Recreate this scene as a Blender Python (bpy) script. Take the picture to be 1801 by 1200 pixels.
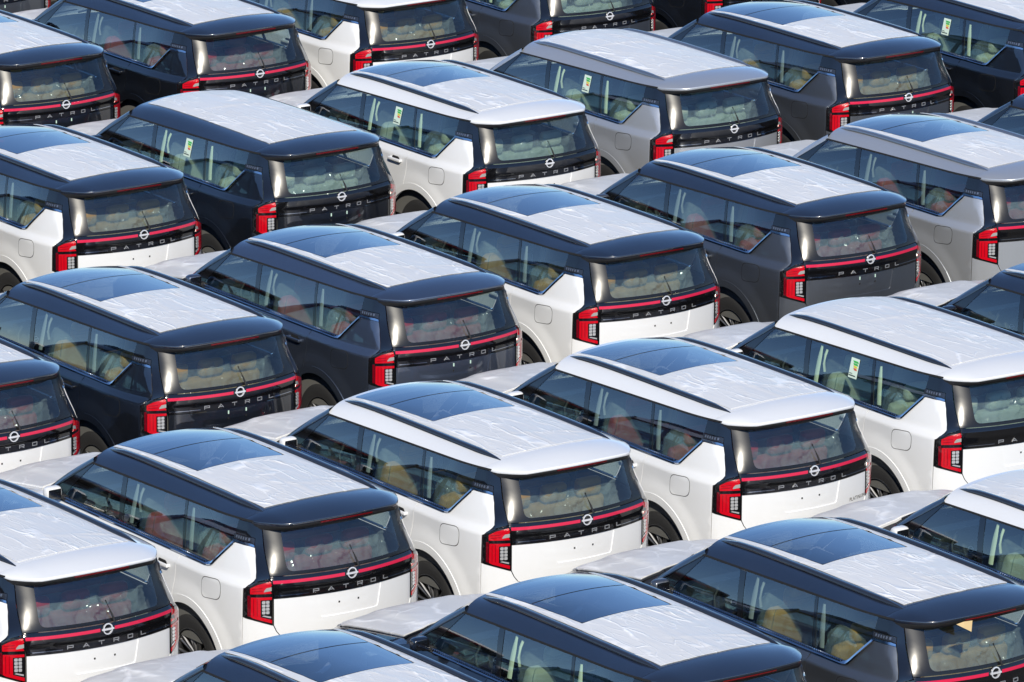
import bpy, math, random
import numpy as np
from mathutils import Vector, Matrix, geometry as mgeo

for o in list(bpy.data.objects): bpy.data.objects.remove(o, do_unlink=True)
scene = bpy.context.scene
COL = scene.collection
rng = random.Random(7)

# ------------------------------------------------------------------ camera
PITCH, ROLL, CAMH, FPX = 0.264207, 0.006179, 18.6345, 11892.27
cam_data = bpy.data.cameras.new('camera')
cam = bpy.data.objects.new('camera', cam_data); COL.objects.link(cam)
cam_data.sensor_width = 36.0; cam_data.sensor_fit = 'HORIZONTAL'
cam_data.lens = FPX / 1801.0 * 36.0
cam_data.clip_start = 1.0; cam_data.clip_end = 5000.0
cam.matrix_world = (Matrix.Translation((0, 0, CAMH)) @ Matrix.Rotation(math.pi / 2 - PITCH, 4, 'X')
                    @ Matrix.Rotation(ROLL, 4, 'Z'))
scene.camera = cam

# ------------------------------------------------------------------ daylight
SUN_AZ = math.radians(4)       # to the right of the direction from the cars back to the camera
SUN_EL = math.radians(35)
sun_dir = Vector((math.sin(SUN_AZ) * math.cos(SUN_EL), -math.cos(SUN_AZ) * math.cos(SUN_EL), math.sin(SUN_EL)))
world = bpy.data.worlds.new('World'); scene.world = world; world.use_nodes = True
wn = world.node_tree; wn.nodes.clear()
sky = wn.nodes.new('ShaderNodeTexSky'); sky.sky_type = 'NISHITA'; sky.sun_disc = False
sky.sun_elevation = SUN_EL
sky.sun_rotation = math.atan2(sun_dir.x, sun_dir.y)
sky.air_density = 0.75; sky.dust_density = 0.0; sky.ozone_density = 6.5; sky.altitude = 0
bg = wn.nodes.new('ShaderNodeBackground'); bg.inputs['Strength'].default_value = 0.125
wo = wn.nodes.new('ShaderNodeOutputWorld')
wn.links.new(sky.outputs[0], bg.inputs[0]); wn.links.new(bg.outputs[0], wo.inputs[0])
sl = bpy.data.lights.new('sun', 'SUN'); sl.energy = 4.2; sl.angle = math.radians(0.55); sl.color = (1.0, 0.93, 0.80)
sun = bpy.data.objects.new('sun', sl); COL.objects.link(sun)
sun.rotation_euler = sun_dir.to_track_quat('Z', 'Y').to_euler()
sun.location = sun_dir * 100

vs = scene.view_settings
vs.view_transform = 'Standard'; vs.look = 'None'; vs.gamma = 1.0; vs.use_curve_mapping = False
vs.exposure = 0.22
scene.render.engine = 'CYCLES'
scene.render.filter_size = 1.7
scene.cycles.max_bounces = 10; scene.cycles.transparent_max_bounces = 24
scene.cycles.glossy_bounces = 5; scene.cycles.transmission_bounces = 6; scene.cycles.diffuse_bounces = 3
scene.cycles.caustics_reflective = False; scene.cycles.caustics_refractive = False

# ------------------------------------------------------------------ materials
def new_mat(name):
    m = bpy.data.materials.new(name); m.use_nodes = True
    nt = m.node_tree; b = nt.nodes['Principled BSDF']
    return m, nt, b
def link(nt, a, b): nt.links.new(a, b)

def rand_coords(nt, scale=(1, 1, 1)):
    """object coordinates shifted per object so that no two cars share a pattern"""
    tc = nt.nodes.new('ShaderNodeTexCoord'); oi = nt.nodes.new('ShaderNodeObjectInfo')
    mp = nt.nodes.new('ShaderNodeMapping'); mp.inputs['Scale'].default_value = scale
    mu = nt.nodes.new('ShaderNodeVectorMath'); mu.operation = 'MULTIPLY_ADD'
    cb = nt.nodes.new('ShaderNodeCombineXYZ')
    link(nt, oi.outputs['Random'], cb.inputs[0]); link(nt, oi.outputs['Random'], cb.inputs[1]); link(nt, oi.outputs['Random'], cb.inputs[2])
    link(nt, tc.outputs['Object'], mp.inputs[0])
    mu.inputs[1].default_value = (37.0, 91.0, 53.0)
    link(nt, cb.outputs[0], mu.inputs[0]); link(nt, mp.outputs[0], mu.inputs[2])
    return mu.outputs[0]

def noise(nt, vec, scale, detail=4, kind='FBM', rough=.55):
    n = nt.nodes.new('ShaderNodeTexNoise'); n.noise_type = kind
    n.inputs['Scale'].default_value = scale; n.inputs['Detail'].default_value = detail
    n.inputs['Roughness'].default_value = rough
    link(nt, vec, n.inputs['Vector']); return n.outputs[0]

def paint(name, col, metallic=0.0, rough=.35, dust=.05):
    m, nt, b = new_mat(name)
    v = rand_coords(nt)
    f = noise(nt, v, 2.3, 6)
    mr = nt.nodes.new('ShaderNodeMapRange'); mr.inputs[1].default_value = .38; mr.inputs[2].default_value = .75
    mr.inputs[3].default_value = 0.0; mr.inputs[4].default_value = dust
    link(nt, f, mr.inputs[0])
    mix = nt.nodes.new('ShaderNodeMix'); mix.data_type = 'RGBA'
    mix.inputs[6].default_value = (*col, 1); mix.inputs[7].default_value = (.42, .39, .35, 1)
    link(nt, mr.outputs[0], mix.inputs[0]); link(nt, mix.outputs[2], b.inputs['Base Color'])
    b.inputs['Metallic'].default_value = metallic; b.inputs['Roughness'].default_value = rough
    b.inputs['Coat Weight'].default_value = 1.0; b.inputs['Coat IOR'].default_value = 2.1 if max(col) < .2 else 1.5
    f2 = noise(nt, v, 9, 5)
    mr2 = nt.nodes.new('ShaderNodeMapRange'); mr2.inputs[3].default_value = .01; mr2.inputs[4].default_value = .09
    link(nt, f2, mr2.inputs[0]); link(nt, mr2.outputs[0], b.inputs['Coat Roughness'])
    return m

def plain(name, col, rough=.5, metallic=0.0, coat=0.0, ior=1.5, bump=0, bscale=60):
    m, nt, b = new_mat(name)
    b.inputs['Base Color'].default_value = (*col, 1); b.inputs['Roughness'].default_value = rough
    b.inputs['Metallic'].default_value = metallic; b.inputs['Coat Weight'].default_value = coat
    b.inputs['IOR'].default_value = ior; b.inputs['Coat Roughness'].default_value = .02
    if bump:
        v = rand_coords(nt); f = noise(nt, v, bscale, 4)
        bp = nt.nodes.new('ShaderNodeBump'); bp.inputs['Strength'].default_value = bump; bp.inputs['Distance'].default_value = .004
        link(nt, f, bp.inputs['Height']); link(nt, bp.outputs[0], b.inputs['Normal'])
    return m

def glass(name, tint, ior=1.55, dust=.008, k=2.6, cap=1.0):
    m = bpy.data.materials.new(name); m.use_nodes = True; nt = m.node_tree; nt.nodes.clear()
    out = nt.nodes.new('ShaderNodeOutputMaterial')
    tr = nt.nodes.new('ShaderNodeBsdfTransparent'); tr.inputs[0].default_value = (*tint, 1)
    gl = nt.nodes.new('ShaderNodeBsdfGlossy'); gl.inputs['Roughness'].default_value = .0; gl.inputs[0].default_value = (1, 1, 1, 1)
    # Schlick reflectance, the same from either side of the thin pane
    ge = nt.nodes.new('ShaderNodeNewGeometry'); dt = nt.nodes.new('ShaderNodeVectorMath'); dt.operation = 'DOT_PRODUCT'
    link(nt, ge.outputs['Normal'], dt.inputs[0]); link(nt, ge.outputs['Incoming'], dt.inputs[1])
    def mth(op, a, b_=None, clamp=False):
        q = nt.nodes.new('ShaderNodeMath'); q.operation = op; q.use_clamp = clamp
        for i_, v_ in ((0, a), (1, b_)):
            if v_ is None: continue
            if isinstance(v_, (int, float)): q.inputs[i_].default_value = v_
            else: link(nt, v_, q.inputs[i_])
        return q.outputs[0]
    f0 = ((ior - 1) / (ior + 1)) ** 2
    sch = mth('MULTIPLY_ADD', mth('POWER', mth('SUBTRACT', 1.0, mth('ABSOLUTE', dt.outputs['Value'])), 5.0), 1 - f0)
    sch.node.inputs[2].default_value = f0
    mu = mth('MINIMUM', mth('MULTIPLY', sch, k, True), cap).node
    mx = nt.nodes.new('ShaderNodeMixShader'); link(nt, mu.outputs[0], mx.inputs[0]); link(nt, tr.outputs[0], mx.inputs[1]); link(nt, gl.outputs[0], mx.inputs[2])
    df = nt.nodes.new('ShaderNodeBsdfDiffuse'); df.inputs[0].default_value = (.6, .58, .54, 1)
    v = rand_coords(nt); f = noise(nt, v, 3.5, 5)
    mr = nt.nodes.new('ShaderNodeMapRange'); mr.inputs[1].default_value = .35; mr.inputs[2].default_value = .8; mr.inputs[4].default_value = dust * 2
    link(nt, f, mr.inputs[0])
    m2 = nt.nodes.new('ShaderNodeMixShader'); link(nt, mr.outputs[0], m2.inputs[0]); link(nt, mx.outputs[0], m2.inputs[1]); link(nt, df.outputs[0], m2.inputs[2])
    link(nt, m2.outputs[0], out.inputs[0])
    return m

def film_mat(name, col, stretch, strength=.7, rough=.32):
    """white protective film pulled along the car: long creases, whiter along each fold"""
    m, nt, b = new_mat(name)
    base = rand_coords(nt, (1, 1, 1))
    wob = nt.nodes.new('ShaderNodeTexNoise'); wob.inputs['Scale'].default_value = 1.7; wob.inputs['Detail'].default_value = 3
    link(nt, base, wob.inputs['Vector'])
    def creases(sc, scale, width, amt):
        mp = nt.nodes.new('ShaderNodeVectorMath'); mp.operation = 'MULTIPLY_ADD'; mp.inputs[1].default_value = (amt, amt, amt)
        link(nt, wob.outputs['Color'], mp.inputs[0]); link(nt, rand_coords(nt, sc), mp.inputs[2])
        v = nt.nodes.new('ShaderNodeTexVoronoi'); v.feature = 'DISTANCE_TO_EDGE'; v.inputs['Scale'].default_value = scale
        link(nt, mp.outputs[0], v.inputs['Vector'])
        r = nt.nodes.new('ShaderNodeMapRange'); r.interpolation_type = 'SMOOTHSTEP'
        r.inputs[1].default_value = 0; r.inputs[2].default_value = width; r.inputs[3].default_value = 1; r.inputs[4].default_value = 0
        link(nt, v.outputs['Distance'], r.inputs[0])
        # folds come and go
        g = nt.nodes.new('ShaderNodeMapRange'); g.interpolation_type = 'SMOOTHSTEP'; g.inputs[1].default_value = .42; g.inputs[2].default_value = .62
        link(nt, noise(nt, rand_coords(nt, (1.3, .8, 1)), 2.6 * scale ** .3, 2), g.inputs[0])
        mu = nt.nodes.new('ShaderNodeMath'); mu.operation = 'MULTIPLY'; link(nt, r.outputs[0], mu.inputs[0]); link(nt, g.outputs[0], mu.inputs[1])
        return mu.outputs[0]
    c1 = creases(stretch, 1.0, .085, .9); c2 = creases((stretch[0] * 1.9, stretch[1] * 2.6, 1), 1.25, .07, 1.4)
    sm = nt.nodes.new('ShaderNodeMath'); sm.operation = 'MULTIPLY_ADD'; sm.inputs[1].default_value = .6
    link(nt, c2, sm.inputs[0]); link(nt, c1, sm.inputs[2])
    hz = nt.nodes.new('ShaderNodeMath'); hz.operation = 'MULTIPLY_ADD'; hz.inputs[1].default_value = .8
    link(nt, noise(nt, rand_coords(nt, (stretch[0] * .7, stretch[1] * .8, 1)), 2.2, 4), hz.inputs[0]); link(nt, sm.outputs[0], hz.inputs[2])
    bp = nt.nodes.new('ShaderNodeBump'); bp.inputs['Strength'].default_value = strength; bp.inputs['Distance'].default_value = .02
    link(nt, hz.outputs[0], bp.inputs['Height']); link(nt, bp.outputs[0], b.inputs['Normal'])
    cr = nt.nodes.new('ShaderNodeMapRange'); cr.inputs[1].default_value = .3; cr.inputs[2].default_value = .75
    cr.inputs[3].default_value = .97; cr.inputs[4].default_value = 1.02
    link(nt, noise(nt, base, 1.6, 5), cr.inputs[0])
    ad = nt.nodes.new('ShaderNodeMath'); ad.operation = 'MULTIPLY_ADD'; ad.inputs[1].default_value = .26
    link(nt, sm.outputs[0], ad.inputs[0]); link(nt, cr.outputs[0], ad.inputs[2])
    mm = nt.nodes.new('ShaderNodeVectorMath'); mm.operation = 'SCALE'; mm.inputs[0].default_value = col
    link(nt, ad.outputs[0], mm.inputs['Scale']); link(nt, mm.outputs[0], b.inputs['Base Color'])
    b.inputs['Roughness'].default_value = rough; b.inputs['Specular IOR Level'].default_value = .5
    return m

def clear_plastic(name):
    """thin crinkled polythene over the seats: mostly clear, pale along its hanging folds"""
    m = bpy.data.materials.new(name); m.use_nodes = True; nt = m.node_tree; nt.nodes.clear()
    out = nt.nodes.new('ShaderNodeOutputMaterial')
    tr = nt.nodes.new('ShaderNodeBsdfTransparent'); tr.inputs[0].default_value = (.88, .92, .92, 1)
    pb = nt.nodes.new('ShaderNodeBsdfPrincipled'); pb.inputs['Base Color'].default_value = (.62, .69, .69, 1); pb.inputs['Roughness'].default_value = .12
    r1 = noise(nt, rand_coords(nt, (1.0, .8, .42)), 9, 3, 'RIDGED_MULTIFRACTAL', .5)
    r2 = noise(nt, rand_coords(nt, (.7, .8, .7)), 3.2, 4)
    bp = nt.nodes.new('ShaderNodeBump'); bp.inputs['Strength'].default_value = 1.0; bp.inputs['Distance'].default_value = .05
    link(nt, r1, bp.inputs['Height']); link(nt, bp.outputs[0], pb.inputs['Normal'])
    mr = nt.nodes.new('ShaderNodeMapRange'); mr.inputs[1].default_value = .55; mr.inputs[2].default_value = 1.7
    mr.inputs[3].default_value = .20; mr.inputs[4].default_value = .85
    link(nt, r1, mr.inputs[0])
    m2 = nt.nodes.new('ShaderNodeMapRange'); m2.inputs[1].default_value = .35; m2.inputs[2].default_value = .7; m2.inputs[3].default_value = .45; m2.inputs[4].default_value = 1.3
    link(nt, r2, m2.inputs[0])
    mu = nt.nodes.new('ShaderNodeMath'); mu.operation = 'MULTIPLY'; mu.use_clamp = True; link(nt, mr.outputs[0], mu.inputs[0]); link(nt, m2.outputs[0], mu.inputs[1])
    mx = nt.nodes.new('ShaderNodeMixShader'); link(nt, mu.outputs[0], mx.inputs[0]); link(nt, tr.outputs[0], mx.inputs[1]); link(nt, pb.outputs[0], mx.inputs[2])
    link(nt, mx.outputs[0], out.inputs[0])
    return m

M = {
 'white': paint('white_paint', (.80, .81, .82), 0, .4, .05),
 'black': paint('black_paint', (.006, .008, .013), 0, .3, .008),
 'grey': paint('grey_metallic_paint', (.17, .185, .21), .88, .48, .012),
 'bluegrey': paint('blue_grey_metallic_paint', (.11, .135, .19), .85, .46, .012),
 'silver': paint('silver_metallic_paint', (.55, .57, .60), .6, .38, .03),
 'roofblack': paint('black_roof_paint', (.011, .015, .027), 0, .3, .010),
 'gloss': plain('gloss_black_trim', (.006, .006, .007), .08, 0, 1.0),
 'frit': plain('dusty_gloss_black', (.010, .010, .011), .25, 0, 0.0, 1.5),
 'plastic': plain('black_plastic', (.014, .014, .015), .55, bump=.2, bscale=300),
 'rubber': plain('tyre_rubber', (.02, .02, .021), .75, bump=.4, bscale=90),
 'rail_dark': plain('dark_satin_rail', (.03, .034, .045), .22, .3, .6),
 'rail_silver': plain('silver_rail', (.32, .34, .38), .3, .8),
 'chrome': plain('satin_chrome', (.62, .66, .72), .12, 1.0),
 'badge': plain('white_chrome_badge', (.86, .87, .90), .25, .4, .6),
 'letter': plain('letter_grey', (.50, .51, .53), .35, .6),
 'rim': plain('machined_alloy', (.30, .30, .31), .35, .9),
 'rimdark': plain('dark_alloy', (.03, .03, .032), .4, .4),
 'red': plain('red_lens', (.56, .003, .012), .12, 0, 1.0),
 'darkred': plain('dark_red_lens', (.14, .002, .008), .1, 0, 1.0),
 'brake': plain('brake_lens', (.22, .008, .010), .15, 0, 1.0),
 'bar': plain('pink_red_light_bar', (.66, .018, .07), .3, 0, .5),
 'cell': plain('reverse_lamp_cells', (.75, .76, .78), .15, .5, 1.0),
 'lamp': plain('clear_headlamp', (.5, .53, .56), .08, .6, 1.0),
 'gap': plain('panel_gap', (.01, .01, .01), .8),
 'clip': plain('pale_green_clip', (.55, .75, .64), .5),
 'film': film_mat('roof_film', (.74, .74, .735), (6.0, .8, 1), .42, .30),
 'hoodfilm': film_mat('hood_film', (.72, .725, .73), (1.6, .8, 1), .15, .34),
 'glass_side': glass('side_glass', (.70, .82, .78), 1.55, .002, 3.8),
 'glass_rear': glass('rear_glass', (.74, .83, .83), 1.5, .010, 2.6),
 'glass_front': glass('windscreen_glass', (.80, .88, .85)),
 'sunroof': glass('sunroof_glass', (.20, .23, .25), 1.6, .006, 2.6, .55),
 'clear': clear_plastic('clear_polythene'),
 'tan': plain('tan_leather', (.60, .30, .07), .5, bump=.3),
 'redl': plain('red_leather', (.42, .05, .045), .5, bump=.3),
 'beige': plain('beige_fabric', (.60, .60, .46), .7, bump=.3),
 'dark': plain('dark_cabin_trim', (.022, .024, .025), .6),
 'lining': plain('grey_lining', (.13, .13, .125), .7),
 'trim_light': plain('beige_cabin_trim', (.80, .82, .58), .6),
 'trim_grey': plain('grey_cabin_trim', (.30, .31, .30), .6),
 'liner': plain('pale_headliner', (.70, .70, .66), .8),
 'card': plain('pale_green_card', (.66, .80, .68), .6),
 'g1': plain('label_green', (.05, .45, .08), .6), 'g2': plain('label_yellow', (.75, .65, .03), .6),
 'g3': plain('label_red', (.7, .10, .03), .6), 'ink': plain('label_ink', (.03, .05, .05), .6),
 'paper': plain('tan_paper', (.66, .48, .24), .7),
}
def asphalt():
    m, nt, b = new_mat('worn_asphalt')
    tc = nt.nodes.new('ShaderNodeTexCoord')
    n1 = noise(nt, tc.outputs['Object'], .35, 8); n2 = noise(nt, tc.outputs['Object'], 60, 3)
    cr = nt.nodes.new('ShaderNodeValToRGB')
    cr.color_ramp.elements[0].position = .3; cr.color_ramp.elements[0].color = (.035, .034, .033, 1)
    cr.color_ramp.elements[1].position = .75; cr.color_ramp.elements[1].color = (.085, .08, .074, 1)
    link(nt, n1, cr.inputs[0])
    mx = nt.nodes.new('ShaderNodeMix'); mx.data_type = 'RGBA'; mx.blend_type = 'OVERLAY'; mx.inputs[0].default_value = .6
    link(nt, cr.outputs[0], mx.inputs[6]); link(nt, n2, mx.inputs[7]); link(nt, mx.outputs[2], b.inputs['Base Color'])
    b.inputs['Roughness'].default_value = .9
    bp = nt.nodes.new('ShaderNodeBump'); bp.inputs['Strength'].default_value = .5; bp.inputs['Distance'].default_value = .006
    link(nt, n2, bp.inputs['Height']); link(nt, bp.outputs[0], b.inputs['Normal'])
    return m

# ------------------------------------------------------------------ ground
gm = bpy.data.meshes.new('ground')
gm.from_pydata([(-2500, -900, 0), (2500, -900, 0), (2500, 3500, 0), (-2500, 3500, 0)], [], [(0, 1, 2, 3)])
gm.materials.append(asphalt())
ground = bpy.data.objects.new('ground', gm); COL.objects.link(ground); ground['kind'] = 'structure'

# ------------------------------------------------------------------ car surfaces (x right, y forward, z up; origin under the tail)
A = np.asarray
def sstep(t): t = np.clip(t, 0, 1); return t * t * (3 - 2 * t)
def zt(y): return 1.835 - .0285 * (A(y) - .28)          # top of the side windows
WHEELS = ((1.03, .42), (4.10, .42))
_kz = A([.20, .28, .36, .48, .62, .85, 1.05, 1.20, 1.285, 1.36, 1.385, 1.42])
_kx = A([.88, .92, .948, .966, .976, .983, .982, .981, .983, .926, .923, .910])
_tz = np.linspace(.2, 1.42, 611); _tx = np.interp(_tz, _kz, _kx)
for _w in (13, 9):
    _p = np.pad(_tx, _w // 2, mode='edge'); _tx = np.convolve(_p, np.ones(_w) / _w, 'valid')
TX = .796
def S(y, z):
    """half width of the body side"""
    y, z = np.broadcast_arrays(A(y, float), A(z, float))
    lo = np.interp(z, _tz, _tx)
    f = (z - 1.385) / (zt(y) - 1.385)
    hi = .924 + f * (TX - .924) + .03 * f * (1 - f)
    x = np.where(z > 1.385, hi, lo)
    up = sstep((z - 1.15) / .50)
    tp = 1 - (.064 + .028 * up) * np.clip((.85 - y) / .62, 0, 1.2) ** 2 - .075 * np.clip((y - 4.15) / .95, 0, 1.2) ** 2
    x = x * tp
    for wy, wz in WHEELS:
        d = np.hypot(y - wy, z - wz)
        x = x + .020 * sstep((.76 - d) / .17) * (z < 1.25)
    return x
def lean(z):
    d = np.clip(A(z) - 1.34, 0, None)
    return np.where(d < .10, 2.1 * d * d, .021 + .42 * (d - .10))
def R(x, z):
    """rear surface y(x, z)"""
    x = np.abs(A(x))
    return -.076 + .26 * x ** 2 + lean(z) + .92 * np.clip(x - .70, 0, None) ** 1.5 + 1.35 * np.clip(x - .5, 0, .3) ** 2.2 * sstep((A(z) - 1.30) / .35)
def corner(z):
    y = np.full(np.shape(z), .16)
    for _ in range(10):
        x = S(y, z); y = R(x, z)
    return x, y
def f_side(p): return np.stack([-S(p[:, 0], p[:, 1]), p[:, 0], p[:, 1]], -1)
def f_rear(p): return np.stack([p[:, 0], R(p[:, 0], p[:, 1]), p[:, 1]], -1)
def f_wrap(p):
    a, z = p[:, 0], p[:, 1]; xc, yc = corner(z)
    w = .016 + .040 * sstep((z - 1.15) / .45)
    acc = 0
    ts = np.linspace(-1, 1, 9)
    for t in ts:
        q = a + t * w
        xs = np.where(q <= 0, xc + q, S(yc + np.maximum(q, 0), z)); ys = np.where(q <= 0, R(xc + np.minimum(q, 0), z), yc + q)
        acc = acc + np.stack([-xs, ys, z], -1)
    return acc / len(ts)
def wp(kind, v, z):
    xc, yc = corner(A([z])); return ((v - yc[0]) if kind == 'y' else (v - xc[0]), z)
def zc(y): return np.interp(A(y), [0, .35, 1.0, 1.7, 2.3, 2.6, 2.8, 2.98, 3.1], [1.917, 1.926, 1.934, 1.937, 1.932, 1.921, 1.907, 1.886, 1.866])
_ry = np.linspace(0, 3.1, 156); _rz = zc(_ry)
for _ in range(3): _rz = np.convolve(np.pad(_rz, 5, mode='edge'), np.ones(11) / 11, 'valid')
def T(x, y):
    """roof height"""
    x = np.abs(A(x)); z0 = np.interp(y, _ry, _rz); xe = S(y, zt(y))
    k = .125
    base = z0 - k * x * x
    end = zt(y) - (z0 - k * xe ** 2)
    d = np.clip((x - xe + .205) / .205, 0, 1.1)
    return base + end * d ** 2.0
def f_roof(p): return np.stack([p[:, 0], p[:, 1], T(p[:, 0], p[:, 1])], -1)
def HZ(x, y):
    """bonnet and wing height"""
    x = np.abs(A(x)); y = A(y)
    z = 1.285 - .085 * np.clip(y - 3.9, 0, None) - .20 * np.clip((y - 4.64) / .42, 0, 1.3) ** 2.2
    z = z - .035 * (x / .7) ** 2 + .012 * sstep((.46 - x) / .09)
    edge = np.clip((x - .66) / .32, 0, 1.1)
    return z - .095 * edge ** 1.7
def f_hood(p): return np.stack([p[:, 0], p[:, 1], HZ(p[:, 0], p[:, 1])], -1)
def FR(x, z): return 5.09 - .24 * A(x) ** 2 - .10 * np.clip((A(z) - .78) / .35, -1, 1) ** 2
def f_front(p): return np.stack([p[:, 0], FR(p[:, 0], p[:, 1]), p[:, 1]], -1)

# ------------------------------------------------------------------ mesh building
class MB:
    def __init__(s): s.v = []; s.f = []; s.n = []; s.mi = []
    def add(s, v, f, n=None, mi=0):
        b = len(s.v); s.v += [tuple(map(float, q)) for q in v]
        v = np.asarray(v, float)
        for k, fc in enumerate(f):
            s.f.append(tuple(b + int(i) for i in fc)); s.mi.append(mi)
            s.n.append(n[k] if n is not None else None)
        return s
    def mirror(s):
        m = MB(); m.v = [(-x, y, z) for x, y, z in s.v]; m.mi = list(s.mi)
        for f, n in zip(s.f, s.n):
            m.f.append(tuple(reversed(f)))
            m.n.append(None if n is None else [(-a, b, c) for a, b, c in reversed(n)])
        return m
    def join(s, o):
        b = len(s.v); s.v += o.v; s.f += [tuple(b + i for i in f) for f in o.f]; s.n += o.n; s.mi += o.mi; return s
    def mesh(s, name):
        me = bpy.data.meshes.new(name); me.from_pydata(s.v, [], s.f); me.update()
        me.polygons.foreach_set('use_smooth', [True] * len(s.f))
        me.polygons.foreach_set('material_index', s.mi)
        V = np.asarray(s.v); nn = []
        for f, n in zip(s.f, s.n):
            if n is None:
                p = V[list(f)]; c = np.zeros(3)
                for i in range(1, len(f) - 1): c = c + np.cross(p[i] - p[0], p[i + 1] - p[0])
                c = c / (np.linalg.norm(c) + 1e-12); nn += [tuple(c)] * len(f)
            else: nn += [tuple(q) for q in n]
        me.normals_split_custom_set(nn)
        return me

def inside(P, poly):
    x, y = P[:, 0], P[:, 1]; c = np.zeros(len(P), bool); n = len(poly); j = n - 1
    for i in range(n):
        xi, yi = poly[i]; xj, yj = poly[j]
        if yi != yj:
            c ^= ((yi > y) != (yj > y)) & (x < (xj - xi) * (y - yi) / (yj - yi) + xi)
        j = i
    return c
def subdiv(poly, res):
    out = []
    for i in range(len(poly)):
        a, b = A(poly[i], float), A(poly[(i + 1) % len(poly)], float)
        n = max(1, int(math.ceil(np.linalg.norm(b - a) / res)))
        for k in range(n): out.append(a + (b - a) * k / n)
    return np.array(out)
def round_poly(poly, r, n=4):
    out = []; N = len(poly)
    for i in range(N):
        p0, p, p1 = A(poly[i - 1], float), A(poly[i], float), A(poly[(i + 1) % N], float)
        d0 = p0 - p; d1 = p1 - p; l0 = np.linalg.norm(d0); l1 = np.linalg.norm(d1)
        q = min(r, l0 * .45, l1 * .45); a = p + d0 / l0 * q; b = p + d1 / l1 * q
        for k in range(n + 1):
            t = k / n; out.append(tuple((1 - t) ** 2 * a + 2 * t * (1 - t) * p + t * t * b))
    return out
def arc(cy, cz, r, a0, a1, n=18):
    return [(cy + r * math.cos(math.radians(a0 + (a1 - a0) * k / n)), cz + r * math.sin(math.radians(a0 + (a1 - a0) * k / n))) for k in range(n + 1)]

CENTER = A([0, 2.4, .9])
def panel(loops, fn, off=0.0, depth=.015, res=.06, disp=None, out=None):
    """loops: outer polygon (+ holes) in the 2D space of fn; a curved sheet with turned-in edges"""
    L = [subdiv(l, res) for l in loops]
    P = np.concatenate(L); mn, mx = P.min(0), P.max(0)
    gx = np.arange(mn[0] + res * .5, mx[0], res); gy = np.arange(mn[1] + res * .5, mx[1], res)
    if len(gx) and len(gy):
        G = np.stack(np.meshgrid(gx, gy), -1).reshape(-1, 2)
        ok = inside(G, L[0])
        for h in L[1:]: ok &= ~inside(G, h)
        G = G[ok]
        if len(G):
            d = np.full(len(G), 9.)
            for q in P: d = np.minimum(d, np.hypot(G[:, 0] - q[0], G[:, 1] - q[1]))
            G = G[d > res * .45]
    else: G = np.zeros((0, 2))
    allp = np.concatenate([P, G]) if len(G) else P
    edges = []; b = 0
    for l in L:
        edges += [(b + i, b + (i + 1) % len(l)) for i in range(len(l))]; b += len(l)
    vv, _, ff, *_ = mgeo.delaunay_2d_cdt([Vector(q) for q in allp], edges, [], 0, 1e-6)
    P2 = np.array([(q[0], q[1]) for q in vv]); F = np.array([list(f) for f in ff])
    c = P2[F].mean(1); ok = inside(c, L[0])
    for h in L[1:]: ok &= ~inside(c, h)
    F = F[ok]
    e = 1e-4
    p0 = fn(P2); du = fn(P2 + A([e, 0])) - fn(P2 - A([e, 0])); dv = fn(P2 + A([0, e])) - fn(P2 - A([0, e]))
    N = np.cross(du, dv); N /= (np.linalg.norm(N, axis=1, keepdims=True) + 1e-12)
    ref = (p0 - CENTER) if out is None else np.broadcast_to(A(out, float), p0.shape)
    if (N * ref).sum() < 0: N = -N
    o = np.full(len(P2), float(off))
    if disp is not None: o = o + disp(P2)
    V = p0 + N * o[:, None]
    # orientation
    t = V[F]; fn_ = np.cross(t[:, 1] - t[:, 0], t[:, 2] - t[:, 0]); s = (fn_ * N[F].mean(1)).sum(1)
    F = np.where((s < 0)[:, None], F[:, ::-1], F)
    if disp is not None:      # real normals of the displaced sheet
        t = V[F]; fn_ = np.cross(t[:, 1] - t[:, 0], t[:, 2] - t[:, 0]); N2 = np.zeros_like(V)
        for k in range(3): np.add.at(N2, F[:, k], fn_)
        N = N2 / (np.linalg.norm(N2, axis=1, keepdims=True) + 1e-12)
    m = MB(); m.add(V, F, [[tuple(N[i]) for i in f] for f in F])
    if depth:
        cnt = {}
        for f in F:
            for i in range(3):
                a_, b_ = int(f[i]), int(f[(i + 1) % 3]); cnt[(a_, b_)] = cnt.get((a_, b_), 0) + 1
        bd = [(a_, b_) for (a_, b_) in cnt if (b_, a_) not in cnt]
        sv = []; sf = []
        for a_, b_ in bd:
            k = len(sv); sv += [V[a_], V[b_], V[b_] - N[b_] * depth, V[a_] - N[a_] * depth]; sf.append((k, k + 3, k + 2, k + 1))
        m.add(sv, sf)
    return m

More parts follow.
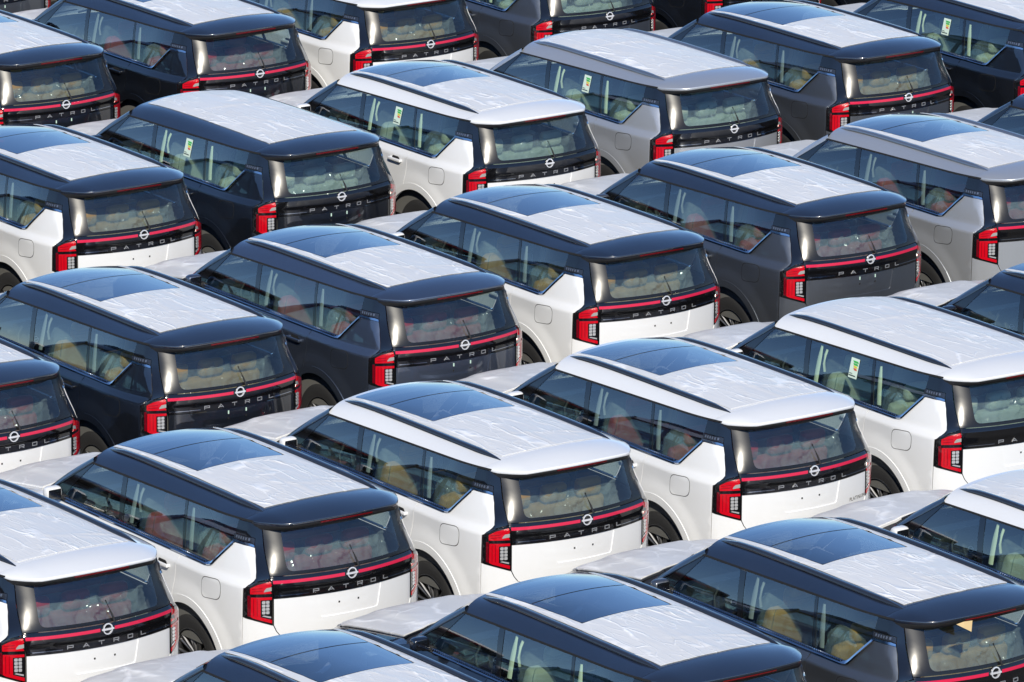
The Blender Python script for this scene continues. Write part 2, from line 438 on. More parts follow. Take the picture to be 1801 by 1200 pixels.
def grid(Pts, flip=False):
    """Pts: (n, m, 3) surface grid with smooth normals"""
    Pts = np.asarray(Pts, float); n, k = Pts.shape[:2]
    F = [(i * k + j, i * k + j + 1, (i + 1) * k + j + 1, (i + 1) * k + j) for i in range(n - 1) for j in range(k - 1)]
    if flip: F = [tuple(reversed(f)) for f in F]
    V = Pts.reshape(-1, 3); N = np.zeros_like(V)
    for f in F:
        c = np.cross(V[f[2]] - V[f[0]], V[f[3]] - V[f[1]])
        for i in f: N[i] += c
    N /= (np.linalg.norm(N, axis=1, keepdims=True) + 1e-12)
    m = MB(); m.add(V, F, [[tuple(N[i]) for i in f] for f in F]); return m
def tube(path, r, seg=8, flat=1.0, cap=True):
    """tube along a polyline; flat squashes it vertically"""
    path = A(path, float); n = len(path); rings = []
    rr = np.broadcast_to(A(r, float), (n,))
    for i in range(n):
        t = path[min(i + 1, n - 1)] - path[max(i - 1, 0)]; t /= np.linalg.norm(t)
        up = A([0, 0, 1.]) if abs(t[2]) < .9 else A([0, 1., 0])
        s = np.cross(t, up); s /= np.linalg.norm(s); u = np.cross(s, t)
        rings.append([path[i] + rr[i] * (math.cos(a) * s + flat * math.sin(a) * u) for a in np.linspace(0, 2 * math.pi, seg + 1)])
    m = grid(rings, flip=True)
    if cap:
        for i, fl in ((0, False), (n - 1, True)):
            ring = rings[i][:-1]; m.add(ring, [tuple(range(seg)) if not fl else tuple(reversed(range(seg)))])
    return m
def rbox(c, d, r, n=5, rot=None, noise_amp=0, seed=0):
    """rounded box, centre c, full sizes d, edge radius r"""
    h = A(d, float) / 2; ri = np.minimum(r, h * .98); V = []; F = []
    rs = np.random.RandomState(seed)
    g = np.linspace(-1, 1, n + 1)
    # concentrate the rows near the edges
    for ax in range(3):
        for sg in (-1, 1):
            b = len(V)
            for i in g:
                for j in g:
                    p = np.zeros(3); p[ax] = sg; p[(ax + 1) % 3] = math.sin(i * math.pi / 2); p[(ax + 2) % 3] = math.sin(j * math.pi / 2)
                    q = p * h; core = np.clip(q, -(h - ri), h - ri); dd = (q - core) / ri
                    l = np.linalg.norm(dd); q = core + dd / max(l, 1e-9) * ri
                    V.append(q)
            k = n + 1
            for i in range(n):
                for j in range(n):
                    f = (b + i * k + j, b + (i + 1) * k + j, b + (i + 1) * k + j + 1, b + i * k + j + 1)
                    F.append(f if sg > 0 else tuple(reversed(f)))
    V = np.array(V)
    key = {}; idx = []
    U = []
    for q in V:
        t = tuple(np.round(q, 5))
        if t not in key: key[t] = len(U); U.append(q)
        idx.append(key[t])
    V = np.array(U); F = [tuple(idx[i] for i in f) for f in F]
    if noise_amp: V = V + rs.normal(0, noise_amp, V.shape)
    if rot is not None: V = V @ A(Matrix.Rotation(rot[1], 3, rot[0])).T
    V = V + A(c)
    N = np.zeros_like(V)
    for f in F:
        cc = np.cross(V[f[2]] - V[f[0]], V[f[3]] - V[f[1]])
        for i in f: N[i] += cc
    N /= (np.linalg.norm(N, axis=1, keepdims=True) + 1e-12)
    m = MB(); m.add(V, F, [[tuple(N[i]) for i in f] for f in F]); return m
def lathe_x(prof, seg=40):
    """profile (x, r) revolved about the x axis"""
    a = np.linspace(0, 2 * math.pi, seg + 1)
    return grid([[(x, r * math.cos(t), r * math.sin(t)) for t in a] for x, r in prof])
def move(m, d):
    m.v = [(x + d[0], y + d[1], z + d[2]) for x, y, z in m.v]; return m
def rotx(m, ang, c):
    ca, sa = math.cos(ang), math.sin(ang)
    def r(q, o): y, z = q[1] - o[1], q[2] - o[2]; return (q[0], o[1] + ca * y - sa * z, o[2] + sa * y + ca * z)
    m.v = [r(q, c) for q in m.v]
    m.n = [None if n is None else [r(q, (0, 0, 0)) for q in n] for n in m.n]; return m

# ------------------------------------------------------------------ the parts of one car
PARTS = []; IDX = {}
def part(key, name, mb, mat, parent=None, cond=None, var=False, label=None):
    me = mb.mesh(name)
    if isinstance(mat, (list, tuple)):
        for k in mat: me.materials.append(M[k])
        mat = None
    else: me.materials.append(M.get(mat, M['white']))
    PARTS.append(dict(key=key, name=name, mesh=me, mat=mat, parent=parent, cond=cond, var=var, label=label)); IDX[key] = len(PARTS) - 1
def both(key, name, mb, mat, parent=None, **k):
    part(key + 'L', name, mb, mat, (parent + 'L') if parent else None, **k)
    part(key + 'R', name, mb.mirror(), mat, (parent + 'R') if parent else None, **k)

BZ = 1.36      # top edge of the door skins
AR = .545      # wheel opening radius
def WR(*pts):  # mixed ('y'|'x', value, z) polygon into wrap space, edges split in their own space first
    out = []
    n = len(pts)
    for i in range(n):
        k0, v0, z0 = pts[i]; k1, v1, z1 = pts[(i + 1) % n]
        if k0 == k1:
            m_ = max(1, int(math.hypot(v1 - v0, z1 - z0) / .05))
            for t in range(m_): out.append(wp(k0, v0 + (v1 - v0) * t / m_, z0 + (z1 - z0) * t / m_))
        else: out.append(wp(k0, v0, z0))
    return out

# --- skins of the side
arch = arc(1.03, .42, AR, 172, 66, 22)
q_poly = WR(*([('y', 1.195, BZ), ('y', .80, BZ), ('y', .755, BZ + .004), ('y', .722, BZ + .018), ('y', .695, BZ + .042), ('y', .500, 1.606), ('y', .480, 1.618), ('y', .32, 1.618), ('x', .776, 1.610), ('x', .785, 1.55), ('x', .809, 1.47), ('x', .832, 1.395),
              ('x', .855, 1.344), ('x', .903, 1.286), ('y', .240, 1.276), ('y', .245, 1.01), ('y', .250, .62), ('y', .33, .50)]
             + [('y', a, b) for a, b in arch] + [('y', 1.245, 1.0)]))
both('quarter', 'quarter_panel', panel([q_poly], f_wrap, 0, .012, .034), 'paint', var=True)
rd = [(1.201, BZ), (2.335, BZ), (2.345, .90), (2.335, .42)] + [(1.03 + AR, .42)] + arc(1.03, .42, AR, 0, 64, 12)[1:] + [(1.252, 1.0)]
both('reardoor', 'rear_door', panel([rd], f_side, 0, .012, .05), 'paint', var=True)
fd = [(2.342, BZ), (3.42, BZ), (3.48, 1.0), (3.49, .75), (3.45, .42), (2.342, .42), (2.352, .90)]
both('frontdoor', 'front_door', panel([fd], f_side, 0, .012, .05), 'paint', var=True)
fe = [(3.427, BZ), (3.60, 1.315), (3.95, 1.215), (4.4, 1.17), (4.75, 1.11), (4.86, 1.02), (4.83, .75), (4.70, .50), (4.10 + AR, .42)] + arc(4.10, .42, AR, 0, 180, 26)[1:] + [(3.457, .42), (3.497, .75), (3.487, 1.0)]
both('fender', 'fender', panel([fe], f_side, 0, .012, .05), 'paint', var=True)
for wy, tag in ((1.03, 'r'), (4.10, 'f')):
    fl = arc(wy, .42, AR + .055, -4, 184, 30) + arc(wy, .42, AR - .015, 184, -4, 30)
    both('flare' + tag, 'wheel_arch_trim', panel([fl], f_side, .006, .03, .05), 'paint', var=True)
    # dark liner of the wheel housing
    ln = [[(x, wy + (AR + .02) * math.cos(t), .42 + (AR + .02) * math.sin(t)) for t in np.linspace(-.15, math.pi + .15, 25)] for x in (-.975, -.80, -.62, -.50)]
    lm = grid(ln); lm.join(grid([[(-.5, wy + r * math.cos(t), .42 + r * math.sin(t)) for t in np.linspace(-.15, math.pi + .15, 25)] for r in (.05, AR + .02)]))
    both('liner' + tag, 'wheel_housing', lm, 'plastic')
sill = [(1.03 + AR + .01, .415), (4.10 - AR - .01, .415), (4.10 - AR - .03, .27), (1.03 + AR + .03, .27)]
both('sill', 'side_sill', panel([sill], f_side, .01, .05, .06), 'plastic')
fuel = round_poly([(.80, 1.075), (.53, 1.105), (.52, 1.285), (.79, 1.262)], .07, 5)
part('fuelgap', 'fuel_door_gap', panel([round_poly([(.806, 1.069), (.524, 1.099), (.514, 1.291), (.796, 1.268)], .073, 5)], f_side, .0006, 0, .06), 'gap')
part('fuel', 'fuel_door', panel([fuel], f_side, .0022, .003, .06), 'paint', var=True)
def handle(y):
    xs = -float(S(y, 1.215))
    m = rbox((xs - .025, y, 1.218), (.028, .235, .036), .014, 4)
    m.join(rbox((xs - .006, y - .10, 1.218), (.04, .03, .03), .01, 3)); m.join(rbox((xs - .006, y + .10, 1.218), (.04, .03, .03), .01, 3))
    return m
both('rhandle', 'door_handle', handle(1.43), 'paint', 'reardoor', var=True)
both('fhandle', 'door_handle', handle(2.62), 'paint', 'frontdoor', var=True)
for nm, yy, pr in (('rcup', 1.43, 'reardoor'), ('fcup', 2.62, 'frontdoor')):
    both(nm, 'handle_shade_patch', panel([round_poly([(yy - .07, 1.187), (yy + .07, 1.187), (yy + .07, 1.255), (yy - .07, 1.255)], .03)], f_side, .001, 0, .05), 'gap', pr)  # flat dark patch on the skin, painting the shade behind the handle
# --- glass of the side and what frames it
tz = lambda y: float(zt(y)) - .016
WB = 1.386
both('fwin', 'front_door_window', panel([[(2.255, WB), (3.19, WB), (2.86, tz(2.86)), (2.365, tz(2.365))]], f_side, -.006, 0, .07), 'glass_side')
both('rwin', 'rear_door_window', panel([[(1.205, WB), (2.175, WB), (2.28, tz(2.28)), (1.330, tz(1.33))]], f_side, -.006, 0, .07), 'glass_side')
both('qwin', 'quarter_window', panel([[(1.155, WB), (.80, WB), (.765, WB + .004), (.738, WB + .015), (.712, WB + .035), (.510, 1.640), (.510, tz(.51)), (1.285, tz(1.285))]], f_side, -.006, 0, .07), 'glass_side')
both('bpil', 'door_pillar', panel([[(2.180, WB), (2.250, WB), (2.36, tz(2.36)), (2.285, tz(2.285))]], f_side, -.003, .01, .07), 'gloss')
both('cpil', 'door_pillar', panel([[(1.160, WB), (1.200, WB), (1.325, tz(1.325)), (1.290, tz(1.29))]], f_side, -.004, .01, .07), 'gloss')
both('sail', 'mirror_base', panel([[(3.195, WB), (3.40, WB), (2.90, tz(2.90)), (2.865, tz(2.865))]], f_side, -.003, .01, .07), 'gloss')
both('topmould', 'window_moulding', panel([[(.335, tz(.335) + .001)] + [(y, tz(y) + .001) for y in np.linspace(.5, 2.90, 8)] + [(y, float(zt(y)) + .002) for y in np.linspace(2.89, .33, 9)]], f_side, .003, .01, .08), 'gap')
def band(pts, w):
    """polyline into a strip polygon below/outside it"""
    p = [A(q, float) for q in pts]; o = []
    for i in range(len(p)):
        d0 = p[i] - p[i - 1] if i else p[1] - p[0]; d1 = p[i + 1] - p[i] if i < len(p) - 1 else d0
        d0 /= np.linalg.norm(d0); d1 = d1 / np.linalg.norm(d1); n = A([-(d0 + d1)[1], (d0 + d1)[0]]); n /= np.linalg.norm(n)
        k = 1 / max(.5, abs(n @ A([-d1[1], d1[0]]))); o.append(tuple(p[i] + n * w * k))
    return [tuple(q) for q in p] + o[::-1]
line = [(3.40, WB - .001), (2.3, WB - .001), (1.2, WB - .001), (.80, WB - .001), (.765, WB + .003), (.738, WB + .014), (.712, WB + .034), (.510, 1.632)]
_ln = A(line)
def trim_disp(p):      # the strip faces upwards: its lower edge stands further out
    d = np.full(len(p), 9.)
    for a_, b_ in zip(_ln[:-1], _ln[1:]):
        t = np.clip(((p - a_) @ (b_ - a_)) / ((b_ - a_) @ (b_ - a_)), 0, 1); d = np.minimum(d, np.linalg.norm(p - a_ - t[:, None] * (b_ - a_), axis=1))
    return .85 * np.clip(d, 0, .035)
both('trim', 'window_trim', panel([band(line, .030)], f_side, .001, .012, .03, disp=trim_disp), 'chrome')
both('trimend', 'window_trim_end', panel([WR(('y', .514, 1.636), ('y', .49, 1.646), ('y', .32, 1.642), ('x', .772, 1.634), ('x', .775, 1.614), ('y', .32, 1.621), ('y', .482, 1.624), ('y', .502, 1.612))], f_wrap, .007, .01, .03), 'chrome', 'trim')
both('strip', 'ornament_strip', panel([WR(('y', .506, 1.652), ('y', .32, 1.650), ('x', .771, 1.640), ('x', .761, 1.686), ('y', .32, 1.692), ('y', .514, 1.692))], f_wrap, .004, .01, .04), 'rail_dark')
mk = MB()
for i in range(6):
    y0 = .480 - i * .028; mk.join(panel([[wp('y', y0, 1.662), wp('y', y0 - .014, 1.662), wp('y', y0 - .014, 1.684), wp('y', y0, 1.684)]], f_wrap, .0065, .002, .04))
both('stripmk', 'ornament_mark', mk, 'rail_silver', 'strip')
# --- rear pillars (gloss black, wrap from the side glass to the tailgate)
rp = WR(('y', .505, 1.697), ('y', .32, 1.697), ('x', .758, 1.690), ('x', .772, 1.612), ('x', .781, 1.55), ('x', .805, 1.47), ('x', .828, 1.393), ('x', .850, 1.343), ('x', .835, 1.340), ('x', .739, 1.376),
        ('x', .732, 1.50), ('x', .704, 1.775), ('x', .735, 1.805), ('y', .335, 1.812), ('y', .42, 1.811), ('y', .505, 1.810))
both('dpil', 'rear_pillar', panel([rp], f_wrap, -.002, .012, .045), 'gloss')
# --- tailgate
gate = [(-.712, 1.188), (.712, 1.188), (.712, .955), (.655, .845), (-.655, .845), (-.712, .955)]
recess = round_poly([(-.335, 1.196), (.335, 1.196), (.30, .985), (-.30, .985)], .03)
gate_l = [(-.712, 1.188), (-.337, 1.188)] + [(-.335, 1.17), (-.302, 1.0), (-.285, .982), (.285, .982), (.302, 1.0), (.335, 1.17), (.337, 1.188)] + [(.712, 1.188), (.712, .955), (.69, .90), (.655, .852), (.62, .842), (-.62, .842), (-.655, .852), (-.69, .90), (-.712, .955)]
part('gate', 'tailgate', panel([gate_l], f_rear, 0, .035, .05), 'paint', var=True)
part('plate', 'plate_recess', panel([[(-.345, 1.20), (.345, 1.20), (.345, 1.14), (.31, .975), (-.31, .975), (-.345, 1.14)]], f_rear, -.008, 0, .06), 'paint', 'gate', var=True)
garn = [(-.712, 1.194), (.712, 1.194), (.722, 1.30), (.733, 1.388), (-.733, 1.388), (-.722, 1.30)]
def garn_disp(p):     # shallow ledge: the bar sits proud, the lettering band is set back a little
    return .012 * sstep((p[:, 1] - 1.255) / .035) * sstep((1.392 - p[:, 1]) / .05)
part('garnish', 'tailgate_garnish', panel([garn], f_rear, .002, .02, .016, disp=garn_disp), 'gloss', 'gate')
clear = round_poly([(-.592, 1.425), (.592, 1.425), (.568, 1.79), (-.568, 1.79)], .06)
upper = [(-.733, 1.394), (.733, 1.394), (.726, 1.50), (.697, 1.80), (-.697, 1.80), (-.726, 1.50)]
part('frit', 'rear_window_border', panel([upper, clear], f_rear, .002, .015, .05), 'frit', 'gate')
part('rearglass', 'rear_window', panel([clear], f_rear, .001, 0, .06), 'glass_rear', 'gate')
for sgn in (-1, 1):
    b = [(sgn * .072, 1.331), (sgn * .718, 1.329), (sgn * .719, 1.356), (sgn * .072, 1.358)]
    part('bar%d' % sgn, 'light_bar', panel([b], f_rear, .0165, .008, .05), 'bar', 'gate', cond='bar')
    b = [(sgn * .066, 1.334), (sgn * .722, 1.332), (sgn * .724, 1.352), (sgn * .066, 1.354)]
    part('nobar%d' % sgn, 'garnish_strip', panel([b], f_rear, .0165, .008, .05), 'gloss', 'gate', cond='nobar')
    b = [(sgn * .41, 1.216), (sgn * .705, 1.214), (sgn * .705, 1.2215), (sgn * .41, 1.2215)]
    part('thin%d' % sgn, 'trim_strip', panel([b], f_rear, .006, .004, .06), 'chrome', 'gate')
ring = MB()
def circ2(cx, cz, r, n=28): return [(cx + r * math.cos(2 * math.pi * k / n), cz + r * math.sin(2 * math.pi * k / n)) for k in range(n)]
part('badgeback', 'badge_plinth', panel([circ2(0, 1.345, .053)], f_rear, .017, .012, .05), 'gloss', 'gate')
ring.join(panel([circ2(0, 1.345, .047), circ2(0, 1.345, .0375)], f_rear, .026, .010, .012))
ring.join(panel([[(-.058, 1.339), (-.050, 1.3375), (.050, 1.3375), (.058, 1.339), (.058, 1.351), (.050, 1.3525), (-.050, 1.3525), (-.058, 1.351)]], f_rear, .028, .012, .03))
part('badge', 'badge', ring, 'badge', 'gate')
def bars(segs, cx, z0, w, h, t):
    m = MB()
    for (x0, y0), (x1, y1) in segs:
        p0, p1 = A([cx + (x0 - .5) * w, z0 + y0 * h]), A([cx + (x1 - .5) * w, z0 + y1 * h]); d = p1 - p0; d /= np.linalg.norm(d); n = A([-d[1], d[0]]) * t / 2; e = d * t * .45
        m.join(panel([[tuple(p0 - e + n), tuple(p1 + e + n), tuple(p1 + e - n), tuple(p0 - e - n)]], f_rear, .008, .005, .03))
    return m
GL = {'P': [((0, 0), (0, 1)), ((0, 1), (1, 1)), ((1, 1), (1, .42)), ((1, .42), (0, .42))],
      'A': [((0, 0), (.5, 1)), ((.5, 1), (1, 0)), ((.28, .25), (.72, .25))],
      'T': [((0, 1), (1, 1)), ((.5, 1), (.5, 0))],
      'R': [((0, 0), (0, 1)), ((0, 1), (1, 1)), ((1, 1), (1, .42)), ((1, .42), (0, .42)), ((.55, .42), (1, 0))],
      'O': [((0, 0), (0, 1)), ((0, 1), (1, 1)), ((1, 1), (1, 0)), ((1, 0), (0, 0))],
      'L': [((0, 0), (0, 1)), ((0, 0), (1, 0))]}
for i, (ch, x) in enumerate(zip('PATROL', (-.345, -.200, -.055, .092, .240, .385))):
    part('letter%d' % i, 'letter', bars(GL[ch], x, 1.2195, .050, .029, .0058), 'letter', 'gate')
for i, x in enumerate((-.115, .085)):
    part('hole%d' % i, 'plate_hole', panel([[(x - .008, 1.088), (x + .008, 1.088), (x + .008, 1.104), (x - .008, 1.104)]], f_rear, -.006, .003, .05), 'gap', 'gate')
    part('clip%d' % i, 'plate_clip', panel([[(x - .006, 1.14), (x + .006, 1.14), (x + .006, 1.172), (x - .006, 1.172)]], f_rear, -.003, .006, .05), 'clip', 'gate', cond='clip')
# small rear badge of one car
fc = bpy.data.curves.new('badge_text', 'FONT'); fc.body = 'PLATINUM'; fc.size = .05; fc.space_character = 1.1
fo = bpy.data.objects.new('badge_text', fc); COL.objects.link(fo)
bpy.context.view_layer.update()
tm = fo.evaluated_get(bpy.context.evaluated_depsgraph_get()).to_mesh()
tv = np.array([(v.co.x, v.co.y) for v in tm.vertices]); tf = [tuple(p.vertices) for p in tm.polygons]
tv[:, 0] *= .225 / tv[:, 0].max(); tv = tv + A([.475, .955])
tb = MB(); p3 = f_rear(tv); p3[:, 1] -= .003; tb.add(p3, tf)
bpy.data.objects.remove(fo, do_unlink=True)
part('trimbadge', 'model_badge', tb, 'gap', 'gate', cond='text')
# rear wiper
wi = tube([f_rear(A([[.075, 1.395]]))[0] + A([0, -.02, 0]), f_rear(A([[.05, 1.47]]))[0] + A([0, -.035, 0]), f_rear(A([[.02, 1.58]]))[0] + A([0, -.03, 0])], [.012, .009, .006], 6)
part('wiper', 'rear_wiper', wi, 'plastic', 'gate')
# --- tail lights
lamp = WR(('x', .720, 1.372), ('x', .84, 1.338), ('x', .885, 1.312), ('x', .906, 1.282), ('y', .234, 1.270), ('y', .238, 1.022), ('x', .900, 1.012), ('x', .722, .955))
both('lamp', 'tail_light', panel([lamp], f_wrap, .006, .03, .04), 'gloss')
def LP(*p): return WR(*[('x', .72 + (a - .72) * .80, b - .022 * max(0, (a - .72) / .24)) for a, b in p])
both('lred1', 'red_lens', panel([LP((.730, 1.318), (.74, 1.352), (.850, 1.329), (.908, 1.300), (.908, 1.248), (.730, 1.244))], f_wrap, .011, .006, .03), 'red', 'lamp')
both('lsmoke', 'smoked_patch', panel([LP((.732, 1.270), (.80, 1.262), (.775, 1.298), (.732, 1.302))], f_wrap, .013, .003, .03), 'trim_grey', 'lamp')
both('lred2', 'red_lens', panel([LP((.730, 1.212), (.904, 1.218), (.906, 1.042), (.885, 1.028), (.730, .975), (.730, 1.005), (.826, 1.036), (.826, 1.190), (.730, 1.190))], f_wrap, .011, .006, .025), 'red', 'lamp')
both('lred3', 'side_lens', panel([LP((.909, 1.236), (.930, 1.236), (.930, 1.052), (.909, 1.045))], f_wrap, .011, .006, .03), 'darkred', 'lamp')
rib = MB()
for xx in (.852, .880): rib.join(panel([LP((xx, 1.205), (xx + .004, 1.205), (xx + .004, 1.050), (xx, 1.046))], f_wrap, .0125, .002, .03))
for zz in (1.272, 1.296): rib.join(panel([LP((.81, zz), (.895, zz - .004), (.895, zz), (.81, zz + .004))], f_wrap, .0125, .002, .03))
both('lrib', 'lens_rib', rib, 'darkred', 'lamp')
cells = MB()
for r_ in range(4):
    for c_ in range(2):
        x0 = .752 + c_ * .034; z0 = 1.063 + r_ * .031
        cells.join(panel([round_poly([LP((x0, z0))[0], LP((x0 + .029, z0))[0], LP((x0 + .029, z0 + .026))[0], LP((x0, z0 + .026))[0]], .006, 2)], f_wrap, .012, .005, .02))
cells.join(panel([LP((.738, 1.022), (.815, 1.046), (.80, 1.052), (.738, 1.036))], f_wrap, .012, .004, .02))
both('cells', 'reverse_light', cells, 'cell', 'lamp')
# --- rear bumper
bp = WR(('x', .0, .836), ('x', .62, .836), ('x', .662, .85), ('x', .698, .90), ('x', .718, .948), ('x', .90, 1.006), ('y', .237, 1.016), ('y', .243, .62), ('y', .325, .495), ('y', .43, .44), ('y', .45, .36), ('x', .86, .35), ('x', .0, .35))
bm_ = panel([bp], f_wrap, .004, .02, .05); bm_.join(bm_.mirror())
part('bumper', 'rear_bumper', bm_, 'paint', var=True)
part('bumplow', 'bumper_valance', panel([[(-.80, .34), (.80, .34), (.80, .56), (.70, .60), (-.70, .60), (-.80, .56)]], f_rear, .02, .03, .07), 'plastic', 'bumper')
# --- roof
ysm = lambda x: .372 + .10 * x * x
wy_ = lambda x: 2.985 - .10 * (x / TX) ** 2
xs = np.linspace(-TX, TX, 23)
xe_ = lambda y: float(S(y, zt(y)))
XR = xe_(.43); xr = np.linspace(-XR, XR, 21); ye = np.linspace(.55, 2.75, 16)
sun_hole = [(-.437, 1.69), (.437, 1.69), (.483, 2.87), (-.483, 2.87)]
roof = [(x, wy_(x)) for x in xs] + [(xe_(y), y) for y in ye[::-1]] + [(x, ysm(x) + .004) for x in xr[::-1]] + [(-xe_(y), y) for y in ye]
part('roof', 'roof', panel([roof, sun_hole], f_roof, 0, .02, .055), 'roofpaint', var=True, cond='sun')
part('roofplain', 'roof', panel([roof], f_roof, 0, .02, .055), 'roofpaint', var=True, cond='nosun')
SRX, SRF, SR0, SR1 = .450, .500, 1.675, 2.89
part('sun', 'sunroof', panel([round_poly([(-SRX, SR0), (SRX, SR0), (SRF, SR1), (-SRF, SR1)], .03)], f_roof, .004, .004, .07), 'sunroof', 'roof', cond='sun')
part('sungap', 'sunroof_gap', panel([[(-SRX - .02, 2.360), (SRX + .02, 2.360), (SRX + .02, 2.370), (-SRX - .02, 2.370)]], f_roof, .0055, 0, .07), 'gap', 'roof', cond='sun')
rs = np.random.RandomState(3)
def wr_disp(seed, amp, half=True):
    r_ = np.random.RandomState(seed); W = []
    for _ in range(22):
        th = r_.normal(0, .22) if r_.rand() < .75 else r_.uniform(-1.4, 1.4)     # mostly along the car
        W.append((r_.uniform(-.6, .6), r_.uniform(.4, 2.8), th, r_.uniform(.012, .03), r_.uniform(.15, .5), r_.uniform(.3, 1)))
    def f(p):
        o = np.zeros(len(p))
        for x, y, th, w, l, a in W:
            dx, dy = p[:, 0] - x, p[:, 1] - y; u = dx * math.cos(th) + dy * math.sin(th); v = -dx * math.sin(th) + dy * math.cos(th)
            o += amp * a * np.exp(-(u / w) ** 2 - (v / l) ** 2)
        ex = np.minimum(np.abs(np.abs(p[:, 0]) - .55), np.abs(p[:, 1] - 1.66)) if half else np.abs(np.abs(p[:, 0]) - .56)
        return o * sstep(ex / .06) * sstep((p[:, 1] - .40) / .05)
    return f
def jag(pts, amp, res, seed):
    r_ = np.random.RandomState(seed); q = subdiv(pts, res); return [tuple(a) for a in q + r_.uniform(-amp, amp, q.shape)]
FX = .552
film_half = jag([(-FX, 2.915), (-SRF - .012, 2.925), (-SRX - .012, SR0 - .012), (SRX + .012, SR0 - .012), (SRF + .012, 2.925), (FX, 2.915), (FX, ysm(FX) + .05), (.3, ysm(.3) + .03), (0, ysm(0) + .02), (-.3, ysm(.3) + .03), (-FX, ysm(FX) + .05)], .002, .12, 5)
part('film', 'roof_film', panel([film_half], f_roof, .006, .004, .03, disp=wr_disp(11, .009)), 'film', 'roof', cond='sun')
FX2 = .560
film_full = jag([(-FX2, 2.86), (0, 2.93), (FX2, 2.86), (FX2, ysm(FX2) + .05), (.3, ysm(.3) + .03), (0, ysm(0) + .02), (-.3, ysm(.3) + .03), (-FX2, ysm(FX2) + .05)], .002, .12, 6)
part('film2', 'roof_film', panel([film_full], f_roof, .006, .004, .034, disp=wr_disp(29, .009, False)), 'film', 'roofplain', cond='nosun')
def rail():
    ys = np.linspace(.38, 2.90, 30); rings = []
    for i, y in enumerate(ys):
        t = i / 29; up = .030 * min(1, (t / .12)) ** .6 * min(1, ((1 - t) / .10)) ** .6 + .002
        xc_ = -.600 - .012 * math.sin(math.pi * t); w = .034 * min(1, t / .14 + .15) * min(1, (1 - t) / .08 + .25)
        z0 = float(T(xc_, y)) - .004
        rings.append([(xc_ - w, y, z0), (xc_ - w, y, z0 + up * .7), (xc_ - w * .5, y, z0 + up), (xc_ + w * .5, y, z0 + up), (xc_ + w, y, z0 + up * .7), (xc_ + w, y, z0)])
    return grid(rings, flip=True)
both('rail', 'roof_rail', rail(), 'rail', var=True, cond='rail')
# --- spoiler
def yt_(x): return -.030 + .26 * x * x + 2.6 * max(0, abs(x) - .54) ** 1.6
def zte(x): return 1.870 - .040 * (x / .76) ** 2
sx = np.concatenate([A([-1, -.99, -.97, -.945]) * XR, np.linspace(-.91, .91, 31) * XR, A([.945, .97, .99, 1]) * XR])
cx = lambda x, y: math.copysign(min(abs(x), xe_(y) + .002), x)
top = []; lip = []; under = []
for x in sx:
    y0, y1 = ysm(x), min(yt_(x), ysm(x) - .004); z0, z1 = float(T(x, y0)), zte(x)
    z1 = min(z1, z0 - .002)
    th = .030 * min(1, (y0 - y1) / .15); row = []
    for t in np.linspace(0, 1, 9):
        z = z0 + (z1 - z0) * (t ** 1.6) + .003 * math.sin(math.pi * t); yy = y0 + (y1 - y0) * t; row.append((cx(x, yy), yy, z))
    top.append(row)
    xq = x; x = cx(x, y1)
    lip.append([(x, y1, z1), (x, y1 - .006, z1 - .007), (x, y1 - .004, z1 - th * .8), (x, y1 + .006, z1 - th)])
    yg = float(R(x, 1.762)) - .006
    under.append([(x, y1 + .006, z1 - th), (x, y1 + .010, z1 - th - .034 * min(1, (y0 - y1) / .12)), (x, max(y1 + .02, yg), 1.762)])
sp = grid(top, flip=True); sp.join(grid(lip, flip=True))
def fixo(m, ref):
    s = 0
    for f, n in zip(m.f, m.n):
        if n is None: continue
        c = np.mean([m.v[i] for i in f], 0); s += float(np.dot(np.mean(n, 0), c - A(ref)))
    if s < 0:
        m.f = [tuple(reversed(f)) for f in m.f]; m.n = [None if n is None else [tuple(-A(q)) for q in reversed(n)] for n in m.n]
    return m
st = fixo(grid(top), (0, .3, 1.0)); st.join(fixo(grid(lip), (0, .6, 1.8)))
part('spoiler', 'spoiler', st, 'roofpaint', var=True)
part('lip', 'spoiler_lip', fixo(grid(under), (0, .8, 2.2)), 'plastic', 'spoiler')
bl = []
for x in np.linspace(-.27, .27, 13):
    y1 = yt_(x); z1 = zte(x) - .032; bl.append([(x, y1 + .000, z1 + .002), (x, y1 + .004, z1 - .016), (x, y1 + .03, z1 - .02)])
part('brake', 'brake_light', fixo(grid(bl), (0, .8, 2.0)), 'brake', 'spoiler')
# --- front end
hb = lambda x: 4.02 - .10 * (x / .7) ** 2
hx = np.linspace(-.70, .70, 15)
hood = [(x, hb(x)) for x in hx] + [(.745, 4.4), (.79, 4.75), (.74, 4.93)] + [(x, 5.03 - .14 * (x / .7) ** 2) for x in hx[::-1]] + [(-.74, 4.93), (-.79, 4.75), (-.745, 4.4)]
part('hood', 'hood', panel([hood], f_hood, 0, .02, .06, out=(0, 0, 1)), 'paint', var=True)
hf = jag([(x, hb(x) + .012) for x in np.linspace(-.68, .68, 9)] + [(.73, 4.4), (.775, 4.74), (.72, 4.90), (.4, 4.965), (0, 5.0), (-.4, 4.965), (-.72, 4.90), (-.775, 4.74), (-.73, 4.4)], .003, .12, 9)
def hdisp(p):
    r_ = np.random.RandomState(4); o = .002 * np.sin(p[:, 0] * 9 + p[:, 1] * 2.3)
    for _ in range(12):
        x, y, th, w, l = r_.uniform(-.7, .7), r_.uniform(4, 5), r_.normal(.3, .5), r_.uniform(.02, .05), r_.uniform(.15, .4)
        dx, dy = p[:, 0] - x, p[:, 1] - y; u = dx * math.cos(th) + dy * math.sin(th); v = -dx * math.sin(th) + dy * math.cos(th)
        o += .003 * np.exp(-(u / w) ** 2 - (v / l) ** 2)
    return o + .004
